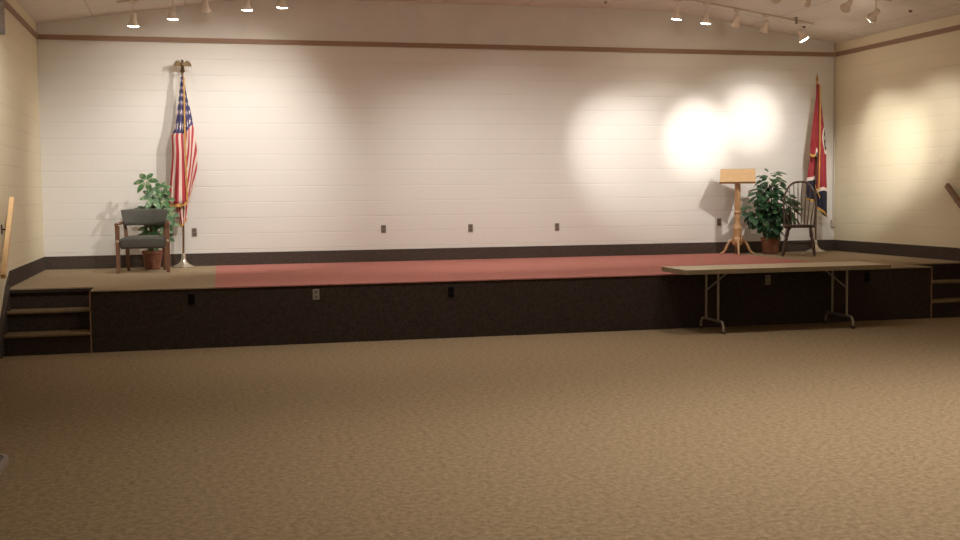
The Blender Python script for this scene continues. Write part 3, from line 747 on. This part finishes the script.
# ------------------------------------------------------------------ folding table
TX0, TX1, TY0, TY1, TH = 5.28, 7.86, 11.66, 12.345, .737
r = thing('folding_table', 'long folding table with tan top in front of the stage', 'table', ((TX0 + TX1) / 2, (TY0 + TY1) / 2 - .0, 0))
w, d = (TX1 - TX0) / 2, (TY1 - TY0) / 2
def rrect(x, y, c, n=4):
    out = []
    for cx, cy, a0 in ((x - c, y - c, 0), (-x + c, y - c, 90), (-x + c, -y + c, 180), (x - c, -y + c, 270)):
        for k in range(n + 1):
            a = R(a0 + 90 * k / n); out.append((cx + c * math.cos(a), cy + c * math.sin(a)))
    return out
b = bm_new(); prism(b, rrect(w, d, .02), 2, TH - .018, TH); obj('tabletop', b, m_ttop, r)
b = bm_new()
o_, i_ = rrect(w + .002, d + .002, .022), rrect(w - .025, d - .025, .01)
vo = [[b.verts.new((x, y, z)) for x, y in o_] for z in (TH - .052, TH - .004)]; vi = [[b.verts.new((x, y, z)) for x, y in i_] for z in (TH - .052, TH - .0185)]
n = len(o_)
for k in range(n):
    j = (k + 1) % n
    b.faces.new((vo[0][k], vo[0][j], vo[1][j], vo[1][k])); b.faces.new((vi[0][j], vi[0][k], vi[1][k], vi[1][j])); b.faces.new((vo[0][j], vo[0][k], vi[0][k], vi[0][j])); b.faces.new((vo[1][k], vo[1][j], vi[1][j], vi[1][k]))
obj('edge_band', b, m_tedge, r)
for s, lx in ((-1, 5.76 - 6.57), (1, 7.395 - 6.57)):
    b = bm_new()
    pts = [(lx, -d + .05, .0), (lx, -d + .05, .07), (lx, -d + .075, .118), (lx, -d + .125, .135), (lx, d - .125, .135), (lx, d - .075, .118), (lx, d - .05, .07), (lx, d - .05, 0)]
    tube(b, smooth_pts(pts, 4), .0145, 10); o = obj('leg_frame', b, m_tleg, r, smooth=True)
    for sy in (-1, 1):
        b = bm_new(); tube(b, [(lx, sy * .155, .135), (lx, sy * .155, TH - .019)], .0135, 10); obj('leg', b, m_tleg, r, smooth=True)
        b = bm_new(); lathe(b, [(.0175, 0.0), (.0175, .03), (.0152, .032)], 12, None, lx, sy * (d - .05)); obj('foot_cap', b, m_iron, o)
    yb = -s * .155
    b = bm_new(); tube(b, [(lx, yb, .46), (lx - s * .03, yb * .9, .49), (lx - s * .27, yb * .2, TH - .02)], .0085, 8); obj('brace', b, m_tleg, r, smooth=True)

# ------------------------------------------------------------------ table corner at the left picture edge
r = thing('table', 'dark grey table whose pale rounded corner enters at the left edge', 'table', (-.614 - .6, 4.12 - .38, 0))
b = bm_new(); prism(b, rrect(.585, .365, .075, 8), 2, .712, .738); obj('tabletop', b, m_gtop, r)
b = bm_new()
o_, i_ = rrect(.6, .38, .09, 8), rrect(.586, .366, .076, 8)
vo = [[b.verts.new((x, y, z)) for x, y in o_] for z in (.72, .741)]; vi = [[b.verts.new((x, y, z)) for x, y in i_] for z in (.72, .741)]
n = len(o_)
for k in range(n):
    j = (k + 1) % n
    b.faces.new((vo[0][k], vo[0][j], vo[1][j], vo[1][k])); b.faces.new((vi[0][j], vi[0][k], vi[1][k], vi[1][j])); b.faces.new((vo[0][j], vo[0][k], vi[0][k], vi[0][j])); b.faces.new((vo[1][k], vo[1][j], vi[1][j], vi[1][k]))
o = obj('rim', b, m_grim, r); o['label'] = 'pale grey rim'
for sx in (-1, 1):
    for sy in (-1, 1):
        b = bm_new(); tube(b, [(sx * .5, sy * .28, 0), (sx * .46, sy * .26, .7115)], .016, 10); obj('leg', b, m_iron, r, smooth=True)

# ------------------------------------------------------------------ camera, world, view
cam = bpy.data.cameras.new('camera'); co = bpy.data.objects.new('camera', cam); C.objects.link(co)
cam.sensor_width = 36; cam.lens = 1142.5 / 960 * 36; cam.clip_start = .05
yaw, pit, roll = .2465, .0664, -.01
fw = Vector((math.sin(yaw) * math.cos(pit), math.cos(yaw) * math.cos(pit), -math.sin(pit)))
rt = Vector((math.cos(yaw), -math.sin(yaw), 0)); up = rt.cross(fw)
r2 = rt * math.cos(roll) + up * math.sin(roll); u2 = up * math.cos(roll) - rt * math.sin(roll)
m3 = Matrix((r2, u2, -fw)).transposed()
co.matrix_world = Matrix.Translation((0, 0, 1.6)) @ m3.to_4x4()
S.camera = co
wd = bpy.data.worlds.new('world'); S.world = wd; wd.use_nodes = True
wd.node_tree.nodes['Background'].inputs[0].default_value = (.05, .04, .03, 1)
wd.node_tree.nodes['Background'].inputs[1].default_value = .1
S.view_settings.view_transform = 'Standard'; S.view_settings.look = 'None'
S.view_settings.gamma = 1; S.view_settings.use_curve_mapping = False
S.view_settings.exposure = 0.55
S.cycles.max_bounces = 8; S.cycles.diffuse_bounces = 5
S.cycles.use_denoising = True
S.cycles.sample_clamp_indirect = 4
